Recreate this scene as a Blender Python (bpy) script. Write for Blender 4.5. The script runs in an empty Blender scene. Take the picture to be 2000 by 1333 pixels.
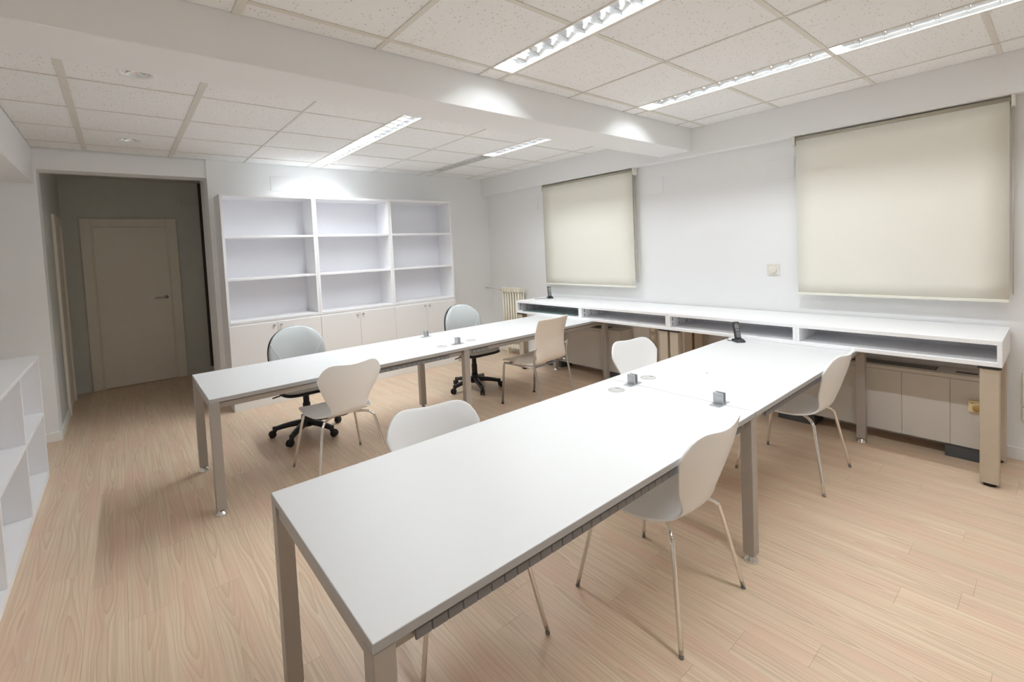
import bpy, bmesh, math, random
from mathutils import Vector, Matrix
random.seed(7)
sc = bpy.context.scene
PI = math.pi
R = math.radians

# ------------------------------------------------------------------ camera
def cam_setup():
    yaw, pitch, roll = 0.698302609, 0.0460565555, -0.0460180419
    f = Vector((math.sin(yaw)*math.cos(pitch), math.cos(yaw)*math.cos(pitch), -math.sin(pitch)))
    r = Vector((math.cos(yaw), -math.sin(yaw), 0)); u = r.cross(f)
    r2 = math.cos(roll)*r + math.sin(roll)*u
    u2 = -math.sin(roll)*r + math.cos(roll)*u
    cd = bpy.data.cameras.new('camera'); co = bpy.data.objects.new('camera', cd)
    sc.collection.objects.link(co)
    m = Matrix((r2, u2, -f)).transposed().to_4x4(); m.translation = Vector((0, 0, 1.575))
    co.matrix_world = m
    cd.sensor_fit = 'HORIZONTAL'; cd.sensor_width = 36.0
    cd.lens = 909.65/2000*36.0
    cd.shift_x = 0.0
    cd.shift_y = -(666.5-528.91)/2000
    cd.clip_start = 0.02
    sc.camera = co
cam_setup()

# ------------------------------------------------------------------ world, exposure
w = bpy.data.worlds.new('world'); sc.world = w; w.use_nodes = True
w.node_tree.nodes['Background'].inputs[0].default_value = (0.05, 0.05, 0.055, 1)
w.node_tree.nodes['Background'].inputs[1].default_value = 1.0
vs = sc.view_settings
vs.view_transform = 'Standard'; vs.look = 'None'; vs.gamma = 1.0; vs.use_curve_mapping = False
vs.exposure = 0.27
sc.cycles.max_bounces = 12; sc.cycles.diffuse_bounces = 9; sc.cycles.glossy_bounces = 4; sc.cycles.transmission_bounces = 8
LAMP_W = 19.0            # one lit fluorescent module
TUBE_E = 8.0

# ------------------------------------------------------------------ materials
def newmat(name):
    m = bpy.data.materials.new(name); m.use_nodes = True
    nt = m.node_tree; b = nt.nodes['Principled BSDF']
    return m, nt, b
def simple(name, col, rough=0.5, metal=0.0, spec=0.5, var=0.0, vscale=8.0, bump=0.0, bscale=200.0):
    m, nt, b = newmat(name)
    b.inputs['Roughness'].default_value = rough; b.inputs['Metallic'].default_value = metal
    b.inputs['Specular IOR Level'].default_value = spec
    b.inputs['Base Color'].default_value = (*col, 1)
    tc = nt.nodes.new('ShaderNodeTexCoord')
    if var > 0:
        n = nt.nodes.new('ShaderNodeTexNoise'); n.inputs['Scale'].default_value = vscale; n.inputs['Detail'].default_value = 4
        nt.links.new(tc.outputs['Object'], n.inputs['Vector'])
        rp = nt.nodes.new('ShaderNodeMapRange')
        rp.inputs[3].default_value = 1-var; rp.inputs[4].default_value = 1+var
        nt.links.new(n.outputs['Fac'], rp.inputs[0])
        mx = nt.nodes.new('ShaderNodeVectorMath'); mx.operation = 'SCALE'
        mx.inputs[0].default_value = col
        nt.links.new(rp.outputs[0], mx.inputs['Scale'])
        nt.links.new(mx.outputs[0], b.inputs['Base Color'])
    if bump > 0:
        n2 = nt.nodes.new('ShaderNodeTexNoise'); n2.inputs['Scale'].default_value = bscale; n2.inputs['Detail'].default_value = 3
        nt.links.new(tc.outputs['Object'], n2.inputs['Vector'])
        bp = nt.nodes.new('ShaderNodeBump'); bp.inputs['Strength'].default_value = bump; bp.inputs['Distance'].default_value = 0.002
        nt.links.new(n2.outputs['Fac'], bp.inputs['Height']); nt.links.new(bp.outputs[0], b.inputs['Normal'])
    return m
def emit(name, col, s):
    m, nt, b = newmat(name)
    b.inputs['Base Color'].default_value = (.9, .9, .9, 1)
    b.inputs['Emission Color'].default_value = (*col, 1); b.inputs['Emission Strength'].default_value = s
    return m

def floor_mat():
    m, nt, b = newmat('laminate_wood')
    N, L = nt.nodes, nt.links
    tc = N.new('ShaderNodeTexCoord'); oi = N.new('ShaderNodeObjectInfo')
    off = N.new('ShaderNodeVectorMath'); off.operation = 'SCALE'; off.inputs[0].default_value = (37.0, 91.0, 53.0)
    L.new(oi.outputs['Random'], off.inputs['Scale'])
    add = N.new('ShaderNodeVectorMath'); add.operation = 'ADD'
    sx = N.new('ShaderNodeVectorMath'); sx.operation = 'MULTIPLY'; sx.inputs[1].default_value = (1.0, 0.16, 1.0)
    L.new(tc.outputs['Object'], sx.inputs[0]); L.new(sx.outputs[0], add.inputs[0]); L.new(off.outputs[0], add.inputs[1])
    # flat-sawn figure: nested arches across each plank
    so_ = N.new('ShaderNodeSeparateXYZ'); L.new(tc.outputs['Object'], so_.inputs[0])
    def math_(op, a, b=None):
        n = N.new('ShaderNodeMath'); n.operation = op
        for i, q in enumerate((a, b)):
            if q is None: continue
            if isinstance(q, (int, float)): n.inputs[i].default_value = q
            else: L.new(q, n.inputs[i])
        return n.outputs[0]
    nA = N.new('ShaderNodeTexNoise'); nA.inputs['Scale'].default_value = 7.0; nA.inputs['Detail'].default_value = 1.5; nA.inputs['Roughness'].default_value = .4
    vA = N.new('ShaderNodeVectorMath'); vA.operation = 'MULTIPLY'; vA.inputs[1].default_value = (.12, 1.0, 1.0); L.new(add.outputs[0], vA.inputs[0])
    L.new(vA.outputs[0], nA.inputs['Vector'])
    xo = math_('ADD', so_.outputs[0], math_('MULTIPLY', math_('SUBTRACT', nA.outputs['Fac'], .5), .10))
    xs = math_('DIVIDE', xo, .026)
    par = math_('POWER', math_('ABSOLUTE', xs), 1.5)
    yv = N.new('ShaderNodeVectorMath'); yv.operation = 'MULTIPLY'; yv.inputs[1].default_value = (.9, 5.6, 1.0); L.new(add.outputs[0], yv.inputs[0])
    nB = N.new('ShaderNodeTexNoise'); nB.inputs['Scale'].default_value = 1.6; nB.inputs['Detail'].default_value = 1.0
    L.new(yv.outputs[0], nB.inputs['Vector'])
    ff = math_('ADD', par, math_('MULTIPLY', nB.outputs['Fac'], 6.5))
    fr_ = math_('FRACT', ff)
    pwo = math_('POWER', fr_, 2.6)
    # fine fibres
    fx = N.new('ShaderNodeVectorMath'); fx.operation = 'MULTIPLY'; fx.inputs[1].default_value = (95.0, 10.0, 1.0)
    L.new(add.outputs[0], fx.inputs[0])
    n2 = N.new('ShaderNodeTexNoise'); n2.inputs['Scale'].default_value = 1.0; n2.inputs['Detail'].default_value = 5
    L.new(fx.outputs[0], n2.inputs['Vector'])
    # broad tone drift
    n3 = N.new('ShaderNodeTexNoise'); n3.inputs['Scale'].default_value = 9.0; n3.inputs['Detail'].default_value = 2
    L.new(add.outputs[0], n3.inputs['Vector'])
    c1 = N.new('ShaderNodeMix'); c1.data_type = 'RGBA'
    c1.inputs[6].default_value = (.735, .590, .430, 1); c1.inputs[7].default_value = (.43, .28, .185, 1)
    rA = N.new('ShaderNodeMapRange'); rA.inputs[1].default_value = .35; rA.inputs[2].default_value = .65; rA.inputs[3].default_value = .50; rA.inputs[4].default_value = 1.0
    L.new(n3.outputs['Fac'], rA.inputs[0])
    wc = N.new('ShaderNodeMapRange'); wc.interpolation_type = 'SMOOTHSTEP'
    wc.inputs[1].default_value = .022; wc.inputs[2].default_value = .060; wc.inputs[3].default_value = 1.0; wc.inputs[4].default_value = .22
    L.new(math_('ABSOLUTE', xo), wc.inputs[0])
    L.new(math_('MULTIPLY', math_('MULTIPLY', pwo, rA.outputs[0]), wc.outputs[0]), c1.inputs[0])
    c2 = N.new('ShaderNodeMix'); c2.data_type = 'RGBA'; c2.inputs[7].default_value = (.56, .42, .30, 1)
    r2 = N.new('ShaderNodeMapRange'); r2.inputs[1].default_value = .42; r2.inputs[2].default_value = .70; r2.inputs[3].default_value = 0; r2.inputs[4].default_value = .80
    L.new(n2.outputs['Fac'], r2.inputs[0]); L.new(r2.outputs[0], c2.inputs[0]); L.new(c1.outputs[2], c2.inputs[6])
    c3 = N.new('ShaderNodeMix'); c3.data_type = 'RGBA'; c3.inputs[7].default_value = (.685, .480, .355, 1)
    r3 = N.new('ShaderNodeMapRange'); r3.inputs[1].default_value = .42; r3.inputs[2].default_value = .68; r3.inputs[3].default_value = 0; r3.inputs[4].default_value = .75
    L.new(n3.outputs['Fac'], r3.inputs[0]); L.new(r3.outputs[0], c3.inputs[0]); L.new(c2.outputs[2], c3.inputs[6])
    hs = N.new('ShaderNodeHueSaturation')
    r4 = N.new('ShaderNodeMapRange'); r4.inputs[3].default_value = .965; r4.inputs[4].default_value = 1.03
    L.new(oi.outputs['Random'], r4.inputs[0]); L.new(r4.outputs[0], hs.inputs['Value']); L.new(c3.outputs[2], hs.inputs['Color'])
    L.new(hs.outputs[0], b.inputs['Base Color'])
    b.inputs['Roughness'].default_value = .36
    b.inputs['Specular IOR Level'].default_value = .35
    return m

def tile_mat():
    m, nt, b = newmat('mineral_fibre_tile')
    N, L = nt.nodes, nt.links
    g = N.new('ShaderNodeNewGeometry')
    v = N.new('ShaderNodeTexVoronoi'); v.inputs['Scale'].default_value = 52.0; v.inputs['Randomness'].default_value = 1.0
    nz = N.new('ShaderNodeTexNoise'); nz.inputs['Scale'].default_value = 90; nz.inputs['Detail'].default_value = 3
    L.new(g.outputs['Position'], nz.inputs['Vector'])
    ad = N.new('ShaderNodeMix'); ad.data_type = 'VECTOR'; ad.inputs[0].default_value = .012
    L.new(g.outputs['Position'], ad.inputs[4]); L.new(nz.outputs['Color'], ad.inputs[5])
    L.new(ad.outputs[1], v.inputs['Vector'])
    mr = N.new('ShaderNodeMapRange'); mr.inputs[1].default_value = .13; mr.inputs[2].default_value = .27; mr.inputs[3].default_value = 1; mr.inputs[4].default_value = 0
    L.new(v.outputs['Distance'], mr.inputs[0])
    # only some of the cells carry a pit
    sp = N.new('ShaderNodeSeparateColor'); L.new(v.outputs['Color'], sp.inputs[0])
    gt = N.new('ShaderNodeMath'); gt.operation = 'GREATER_THAN'; gt.inputs[1].default_value = .52; L.new(sp.outputs[0], gt.inputs[0])
    ml = N.new('ShaderNodeMath'); ml.operation = 'MULTIPLY'; L.new(mr.outputs[0], ml.inputs[0]); L.new(gt.outputs[0], ml.inputs[1])
    c = N.new('ShaderNodeMix'); c.data_type = 'RGBA'
    c.inputs[6].default_value = (.89, .89, .885, 1); c.inputs[7].default_value = (.56, .52, .47, 1)
    L.new(ml.outputs[0], c.inputs[0]); L.new(c.outputs[2], b.inputs['Base Color'])
    bp = N.new('ShaderNodeBump'); bp.inputs['Strength'].default_value = .4; bp.inputs['Distance'].default_value = .002; bp.invert = True
    L.new(ml.outputs[0], bp.inputs['Height']); L.new(bp.outputs[0], b.inputs['Normal'])
    b.inputs['Roughness'].default_value = .9; b.inputs['Specular IOR Level'].default_value = .15
    return m

M = dict(
    wall=simple('wall_paint', (.868, .876, .882), .75, spec=.2, var=.008, vscale=2.0, bump=.08, bscale=120),
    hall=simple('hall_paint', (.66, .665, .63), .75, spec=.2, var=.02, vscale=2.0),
    trim=simple('white_trim_paint', (.87, .86, .835), .45, var=.01),
    door=simple('cream_door_lacquer', (.85, .80, .71), .4, var=.015, vscale=3),
    darkgap=simple('dark_brown_strip', (.06, .045, .035), .6, var=.1),
    floor=floor_mat(), tile=tile_mat(),
    sub=simple('floor_joint', (.36, .26, .18), .9, var=.05),
    tbar=simple('ceiling_grid_metal', (.74, .71, .65), .5, var=.03),
    slab=simple('ceiling_slab', (.5, .48, .46), .9, var=.05),
    desk=simple('white_desk_laminate', (.69, .693, .695), .42, spec=.4, var=.006, bump=.05, bscale=500),
    edge=simple('desk_edge_band', (.42, .415, .412), .45, var=.01),
    mel=simple('white_melamine', (.885, .885, .90), .45, spec=.4, var=.008, vscale=5),
    melblue=simple('white_melamine_back', (.86, .865, .91), .55, spec=.3, var=.012, vscale=4),
    doorw=simple('white_cabinet_door', (.85, .835, .825), .42, var=.008),
    alu=simple('satin_aluminium_lacquer', (.43, .40, .37), .42, metal=.35, var=.03, vscale=30),
    warmleg=simple('warm_tinted_grey_metal', (.53, .455, .36), .40, metal=.25, var=.05, vscale=20),  # grey metal legs, warm reflection of the floor put into the colour
    chrome=simple('chrome', (.80, .79, .77), .12, metal=1.0, var=.01),
    steel=simple('brushed_steel', (.58, .57, .56), .30, metal=1.0, var=.03, vscale=60),
    clip=simple('zinc_clip', (.50, .51, .53), .35, metal=.7, var=.02),
    chair=simple('white_chair_lacquer', (.885, .888, .89), .32, spec=.45, var=.005),
    beige=simple('cream_plywood_lacquer', (.80, .715, .635), .35, spec=.4, var=.015, vscale=6),
    fabric=simple('grey_blue_upholstery', (.53, .56, .57), .85, spec=.2, var=.03, vscale=40, bump=.3, bscale=900),
    seam=simple('pale_seam_piping', (.68, .71, .715), .8, var=.02),
    black=simple('black_plastic', (.018, .018, .02), .42, var=.1),
    rubber=simple('black_rubber', (.02, .02, .02), .7, var=.1),
    greyplastic=simple('dark_grey_plastic', (.22, .22, .23), .5, var=.04),
    grommet=simple('grommet_plastic', (.53, .52, .50), .45, var=.01),
    grommetring=simple('grommet_ring_plastic', (.42, .41, .395), .45, var=.01),
    blind=simple('cream_blind_fabric', (.86, .84, .755), .8, spec=.15, var=.01, vscale=3, bump=.15, bscale=700),
    blindtube=simple('blind_roller', (.48, .44, .36), .6, var=.02),
    blindplastic=simple('ivory_plastic', (.78, .75, .68), .4, var=.01),
    chain=simple('bead_chain', (.60, .53, .43), .5, var=.03),
    rad=simple('cream_radiator_enamel', (.84, .79, .665), .3, var=.02),
    brass=simple('brass', (.62, .45, .16), .35, metal=.8, var=.05),
    ac=simple('fan_coil_steel', (.60, .57, .525), .45, var=.015),
    acdark=simple('fan_coil_grille', (.07, .065, .06), .6, var=.1),
    acfoot=simple('charcoal_plinth', (.075, .08, .085), .55, var=.1, vscale=60),
    ctrl=simple('yellowed_plastic', (.74, .60, .36), .45, var=.02),
    ctrldial=simple('amber_dial', (.45, .30, .10), .5, var=.05),
    plate=simple('ivory_switch_plastic', (.82, .78, .71), .35, var=.01),
    socketm=simple('aged_socket_plastic', (.62, .56, .46), .45, var=.03),
    refl=simple('louvre_aluminium', (.88, .89, .90), .16, metal=1.0, var=.01),
    lampwhite=simple('lamp_housing_white', (.85, .85, .85), .4, var=.01),
    tube=emit('fluorescent_glow', (1.0, .985, .96), TUBE_E),
    tubeoff=simple('unlit_tube_glass', (.70, .72, .72), .25, var=.01),
    downgreen=simple('greenish_lamp_glass', (.50, .55, .50), .2, var=.1, vscale=30),
    phone=simple('black_phone_plastic', (.03, .031, .034), .35, var=.1),
    key=simple('grey_phone_keys', (.25, .255, .26), .4, var=.03),
    screen=simple('phone_display', (.20, .215, .19), .2, var=.03),
    slot=simple('black_slotted_strip', (.03, .03, .035), .5, var=.1),
)
def glass_mat():
    m, nt, b = newmat('green_glass')
    b.inputs['Base Color'].default_value = (.50, .68, .64, 1)
    b.inputs['Roughness'].default_value = .06
    b.inputs['Transmission Weight'].default_value = .75
    b.inputs['IOR'].default_value = 1.5
    tc = nt.nodes.new('ShaderNodeTexCoord'); n = nt.nodes.new('ShaderNodeTexNoise'); n.inputs['Scale'].default_value = 2
    nt.links.new(tc.outputs['Object'], n.inputs['Vector'])
    mr = nt.nodes.new('ShaderNodeMapRange'); mr.inputs[3].default_value = .05; mr.inputs[4].default_value = .1
    nt.links.new(n.outputs['Fac'], mr.inputs[0]); nt.links.new(mr.outputs[0], b.inputs['Roughness'])
    return m
M['glass'] = glass_mat()

# ------------------------------------------------------------------ mesh helpers
class MB:
    """collects shapes in one bmesh; build() links them as ONE mesh object"""
    def __init__(self): self.bm = bmesh.new()
    def box(self, x0, x1, y0, y1, z0, z1, bev=0.0, seg=1):
        bm = bmesh.new()
        vs_ = [bm.verts.new((x, y, z)) for x in (x0, x1) for y in (y0, y1) for z in (z0, z1)]
        for q in ((0, 1, 3, 2), (4, 6, 7, 5), (0, 4, 5, 1), (2, 3, 7, 6), (0, 2, 6, 4), (1, 5, 7, 3)):
            bm.faces.new([vs_[i] for i in q])
        bmesh.ops.recalc_face_normals(bm, faces=bm.faces)
        if bev > 0:
            bmesh.ops.bevel(bm, geom=bm.edges[:], offset=bev, segments=seg, affect='EDGES', profile=.5)
        self._take(bm); return self
    def _take(self, bm, mat=None):
        if mat is not None: bm.transform(mat)
        me = bpy.data.meshes.new('tmp'); bm.to_mesh(me); bm.free()
        self.bm.from_mesh(me); bpy.data.meshes.remove(me)
    def tube(self, pts, r, n=10, cap=True, r_end=None):
        pts = [Vector(p) for p in pts]; m = len(pts)
        rs = [r]*m if r_end is None else [r+(r_end-r)*i/(m-1) for i in range(m)]
        bm = bmesh.new(); rings = []
        t0 = (pts[1]-pts[0]).normalized()
        nrm = t0.orthogonal().normalized()
        for i, p in enumerate(pts):
            if i == 0: t = (pts[1]-pts[0]).normalized()
            elif i == m-1: t = (pts[-1]-pts[-2]).normalized()
            else: t = ((pts[i+1]-p).normalized()+(p-pts[i-1]).normalized()).normalized()
            nrm = (nrm - t*nrm.dot(t)).normalized(); bn = t.cross(nrm)
            rings.append([bm.verts.new(p + rs[i]*(math.cos(2*PI*k/n)*nrm + math.sin(2*PI*k/n)*bn)) for k in range(n)])
        for i in range(m-1):
            for k in range(n):
                f = bm.faces.new((rings[i][k], rings[i][(k+1) % n], rings[i+1][(k+1) % n], rings[i+1][k])); f.smooth = True
        if cap:
            bm.faces.new(list(reversed(rings[0]))); bm.faces.new(rings[-1])
        self._take(bm); return self
    def lathe(self, prof, n=20, at=(0, 0, 0), rot=None, cap=True):
        bm = bmesh.new(); rings = []
        for (r, z) in prof:
            rings.append([bm.verts.new((r*math.cos(2*PI*k/n), r*math.sin(2*PI*k/n), z)) for k in range(n)])
        for i in range(len(prof)-1):
            for k in range(n):
                f = bm.faces.new((rings[i][k], rings[i][(k+1) % n], rings[i+1][(k+1) % n], rings[i+1][k])); f.smooth = True
        if cap:
            if prof[0][0] > 1e-5: bm.faces.new(list(reversed(rings[0])))
            if prof[-1][0] > 1e-5: bm.faces.new(rings[-1])
        bmesh.ops.remove_doubles(bm, verts=bm.verts, dist=1e-6)
        bmesh.ops.recalc_face_normals(bm, faces=bm.faces)
        m = Matrix.Translation(at)
        if rot is not None: m = m @ rot
        self._take(bm, m); return self
    def prism(self, outline, a, b, axis='X', bev=0.0):
        """outline: 2-D points; extruded from a to b along axis"""
        bm = bmesh.new()
        def P(p, t):
            return {'X': (t, p[0], p[1]), 'Y': (p[0], t, p[1]), 'Z': (p[0], p[1], t)}[axis]
        A = [bm.verts.new(P(p, a)) for p in outline]; B = [bm.verts.new(P(p, b)) for p in outline]
        n = len(outline)
        bm.faces.new(A); bm.faces.new(list(reversed(B)))
        for i in range(n): bm.faces.new((A[i], B[i], B[(i+1) % n], A[(i+1) % n]))
        bmesh.ops.recalc_face_normals(bm, faces=bm.faces)
        if bev > 0: bmesh.ops.bevel(bm, geom=bm.edges[:], offset=bev, segments=2, affect='EDGES', profile=.5)
        self._take(bm); return self
    def grid(self, fn, nu, nv, smooth=True):
        bm = bmesh.new()
        g = [[bm.verts.new(fn(i/nu, j/nv)) for j in range(nv+1)] for i in range(nu+1)]
        for i in range(nu):
            for j in range(nv):
                f = bm.faces.new((g[i][j], g[i+1][j], g[i+1][j+1], g[i][j+1])); f.smooth = smooth
        bmesh.ops.recalc_face_normals(bm, faces=bm.faces)
        self._take(bm); return self
    def mesh(self, name):
        me = bpy.data.meshes.new(name); self.bm.to_mesh(me); self.bm.free(); return me
    def build(self, name, mat, parent=None, loc=None, rotz=0.0):
        me = self.mesh(name); me.materials.append(M[mat] if isinstance(mat, str) else mat)
        o = bpy.data.objects.new(name, me); sc.collection.objects.link(o)
        if parent is not None: o.parent = parent
        if loc is not None: o.location = loc
        if rotz: o.rotation_euler.z = rotz
        return o
def bx(*a, **k): return MB().box(*a, **k)
def tag(o, label, cat, group=None):
    o['label'] = label; o['category'] = cat
    if group: o['group'] = group
    return o
def struct(o): o['kind'] = 'structure'; return o
def empty(name, loc, rotz=0.0):
    o = bpy.data.objects.new(name, None); sc.collection.objects.link(o)
    o.location = loc; o.rotation_euler.z = rotz; o.empty_display_size = .1
    return o
def copy_tree(o, parent=None):
    c = o.copy(); sc.collection.objects.link(c)
    if parent is not None: c.parent = parent
    for ch in list(o.children): copy_tree(ch, c)
    return c
def arc(c, r, a0, a1, n, plane):
    return [plane(c, r, a0+(a1-a0)*i/n) for i in range(n+1)]
def catmull(pts, n):
    pts = [Vector(p) for p in pts]; P = [2*pts[0]-pts[1]]+pts+[2*pts[-1]-pts[-2]]
    out = []; segs = len(pts)-1
    for i in range(n+1):
        t = i/n*segs; k = min(int(t), segs-1); f = t-k
        a, b, c, d = P[k], P[k+1], P[k+2], P[k+3]
        out.append(.5*((2*b)+(-a+c)*f+(2*a-5*b+4*c-d)*f*f+(-a+3*b-3*c+d)*f**3))
    return out
def lin_tab(tab, t):
    for (a, va), (b, vb) in zip(tab, tab[1:]):
        if t <= b: return va+(vb-va)*((t-a)/(b-a))
    return tab[-1][1]
def lerp_tab(tab, t):
    for (a, va), (b, vb) in zip(tab, tab[1:]):
        if t <= b:
            s = (t-a)/(b-a) if b > a else 0; s = s*s*(3-2*s)
            return va+(vb-va)*s
    return tab[-1][1]

# ------------------------------------------------------------------ dimensions
WX = 4.55          # window wall
VX = 4.43          # valance face over the windows
YB = 5.96          # back wall
YN = -2.2          # wall behind the camera
LX = -.95          # left wall
LV = -.545          # face of the box beam over the left wall
CZ = 2.69          # ceiling tiles
SZ = 2.86          # slab
HY = 8.0           # end wall of the hall

# ------------------------------------------------------------------ structure
floor = struct(bx(LX-.1, WX+.1, YN-.1, HY+.15, -.12, -.009).build('floor', 'sub'))
PW = .146
x = LX; k = 0
while x < WX-.001:
    x1 = min(x+PW, WX)
    inhall = (x1 > -.62 and x < 1.0)
    yend = HY if inhall else YB+.02
    y = YN; first = True
    yj = .1 + random.random()*1.25
    while y < yend-.01:
        y1 = yj if first else y+1.25
        first = False
        if y1 > yend-.15: y1 = yend
        g = .0003
        hw = (x1-x)/2; hl = (y1-y)/2
        bx(-hw+g, hw-g, -hl+g, hl-g, -.008, 0).build('plank', 'floor', floor, loc=(x+hw, y+hl, 0))
        y = y1
    x = x1

wb = MB()
wb.box(.775, WX+.2, YB, 6.50, 0, SZ)
struct(wb.build('wall_back', 'wall'))
wp = MB()                                       # pier left of the opening and the soffit over it
wp.box(LX-.1, -.525, YB+.02, 6.22, 0, SZ)
wp.box(-.525, .775, YB+.02, 6.22, 2.495, SZ)
struct(wp.build('wall_opening', 'wall'))
struct(bx(WX, WX+.2, YN-.1, YB, 0, SZ).build('wall_right', 'wall'))
struct(bx(LX-.1, LX, YN-.1, YB+.02, 0, SZ).build('wall_left', 'wall'))
struct(bx(LX, WX, YN-.1, YN, 0, SZ).build('wall_front', 'wall'))
struct(bx(VX, WX, YN, YB, 2.425, SZ, bev=.004).build('trim_1', 'wall'))
struct(bx(LX, LV, YN, YB+.02, 2.36, SZ, bev=.004).build('trim_2', 'wall'))
struct(bx(LV, VX, 2.41, 2.765, 2.47, SZ, bev=.004).build('trim_3', 'wall'))
# hall behind the opening
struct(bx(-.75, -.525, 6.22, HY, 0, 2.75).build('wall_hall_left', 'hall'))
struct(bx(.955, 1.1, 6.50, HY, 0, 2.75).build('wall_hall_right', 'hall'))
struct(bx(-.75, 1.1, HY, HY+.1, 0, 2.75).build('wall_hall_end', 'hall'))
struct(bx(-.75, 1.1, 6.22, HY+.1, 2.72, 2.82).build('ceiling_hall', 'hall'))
struct(bx(.917, .953, HY-.035, HY-.001, .085, 2.715).build('hall_corner_strip', 'darkgap'))  # narrow dark brown strip in the far right corner of the hall
# baseboards
struct(bx(LX, -.508, YB+.002, YB+.0195, 0, .085, bev=.003).build('baseboard_opening', 'trim'))
struct(bx(-.5245, -.508, YB+.020, 6.88, 0, .085, bev=.003).build('baseboard_hall_left', 'trim'))
struct(bx(3.63, WX, YB-.016, YB-.001, 0, .085, bev=.003).build('baseboard_back', 'trim'))
struct(bx(WX-.016, WX-.001, YN, YB-.017, 0, .085, bev=.003).build('baseboard_right', 'trim'))
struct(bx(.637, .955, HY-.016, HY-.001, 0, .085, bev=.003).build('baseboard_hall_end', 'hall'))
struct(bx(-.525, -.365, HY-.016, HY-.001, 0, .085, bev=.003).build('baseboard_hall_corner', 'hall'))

# hall doors
d = struct(empty('door_1', (.1375, HY, 0)))
def P_(o): return o
cz = 2.21
fr = MB(); fr.box(-.4975, -.3925, -.03, -.001, 0, cz, bev=.004); fr.build('door_frame', 'door', d)
fr = MB(); fr.box(.3925, .4975, -.03, -.001, 0, cz, bev=.004); fr.build('door_frame', 'door', d)
fr = MB(); fr.box(-.3925, .3925, -.03, -.001, 2.10, cz, bev=.004); fr.build('door_frame', 'door', d)
for s in (-1, 1):
    bx(min(s*.378, s*.3925), max(s*.378, s*.3925), -.038, -.001, 0, 2.1145, bev=.003).build('door_stop', 'door', d)
bx(-.378, .378, -.038, -.001, 2.10, 2.1145, bev=.003).build('door_stop', 'door', d)
leaf = bx(-.3775, .3775, -.022, -.001, .008, 2.099, bev=.002).build('door_leaf', 'door', d)
hd = MB(); hd.lathe([(.024, 0), (.024, .008), (.010, .010), (.010, .045), (0, .046)], at=(.325, -.022, 1.137), rot=Matrix.Rotation(PI/2, 4, 'X'))
hd.tube([(.325, -.062, 1.137), (.30, -.066, 1.137), (.20, -.066, 1.135)], .0085)
hd.build('door_handle', 'steel', leaf)
d2 = struct(empty('door_2', (-.525, 7.3, 0)))
bx(.001, .028, -.42, -.33, 0, 2.17, bev=.004).build('door_frame', 'door', d2)
bx(.001, .028, .33, .42, 0, 2.17, bev=.004).build('door_frame', 'door', d2)
bx(.001, .028, -.33, .33, 2.08, 2.17, bev=.004).build('door_frame', 'door', d2)
bx(.0005, .010, -.329, .329, .01, 2.079).build('door_leaf', 'door', d2)
# air grille high on the hall end wall
g = empty('air_grille', (.80, HY-.001, 2.44)); tag(g, 'small louvred air grille high on the dark hall wall above the door', 'air grille')
bx(-.10, .10, -.008, 0, -.07, .07, bev=.002).build('grille_frame', 'hall', g)
for i in range(5):
    bx(-.088, .088, -.014, -.008, -.055+i*.024, -.043+i*.024).build('slat', 'hall', g)

# ------------------------------------------------------------------ ceiling
ceil = struct(bx(LX-.1, WX+.1, YN-.1, YB+.3, SZ, SZ+.1).build('ceiling', 'slab'))
XC = [LV, -.185, .472, 1.14, 1.812, 1.984, 2.655, 3.318, 3.488, 4.155, VX]
YF = [YN, -1.71, -1.05, -.385, .28, .935, 1.605, 2.268, 2.41]
YK = [2.765, 3.09, 3.735, 4.405, 5.03, 5.655, YB]
LIGHTCOL = (4, 7)
def skip(ci, y0, y1):
    if ci not in LIGHTCOL: return False
    ym = (y0+y1)/2
    return (-.385 < ym < 2.268) or (3.09 < ym < 5.655)
down = [(.143, 3.47), (.139, 5.33)]
def tile(x0, x1, y0, y1):
    hole = [p for p in down if x0 < p[0] < x1 and y0 < p[1] < y1]
    g = .004
    x0 += g; x1 -= g; y0 += g; y1 -= g
    if hole:
        cx, cy = hole[0]; rr = .068; n = 32
        bm = bmesh.new()
        # ring of quads from the round hole out to the square edge
        def sq(a):
            dx, dy = math.cos(a), math.sin(a)
            ts = []
            if dx > 1e-9: ts.append((x1-cx)/dx)
            if dx < -1e-9: ts.append((x0-cx)/dx)
            if dy > 1e-9: ts.append((y1-cy)/dy)
            if dy < -1e-9: ts.append((y0-cy)/dy)
            t = min(ts); return (cx+dx*t, cy+dy*t)
        angs = sorted([2*PI*i/n for i in range(n)] + [math.atan2(yy-cy, xx-cx) % (2*PI) for xx in (x0, x1) for yy in (y0, y1)])
        lo_i = [bm.verts.new((cx+rr*math.cos(a), cy+rr*math.sin(a), CZ)) for a in angs]
        lo_o = [bm.verts.new((*sq(a), CZ)) for a in angs]
        hi_i = [bm.verts.new((cx+rr*math.cos(a), cy+rr*math.sin(a), CZ+.014)) for a in angs]
        hi_o = [bm.verts.new((*sq(a), CZ+.014)) for a in angs]
        m = len(angs)
        for i in range(m):
            j = (i+1) % m
            bm.faces.new((lo_i[i], lo_o[i], lo_o[j], lo_i[j])); bm.faces.new((hi_i[i], hi_i[j], hi_o[j], hi_o[i]))
            bm.faces.new((lo_i[i], lo_i[j], hi_i[j], hi_i[i])); bm.faces.new((lo_o[i], hi_o[i], hi_o[j], lo_o[j]))
        bmesh.ops.recalc_face_normals(bm, faces=bm.faces)
        mb = MB(); mb._take(bm); mb.build('ceiling_tile', 'tile', ceil)
    else:
        bx(x0, x1, y0, y1, CZ, CZ+.014).build('ceiling_tile', 'tile', ceil)
BARF = [.038, .038, .028, .012, .028, .013, .012, .013, .013]
BARK = [.038, .038, .015, .012, .022, .011, .012, .013, .011]
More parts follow.
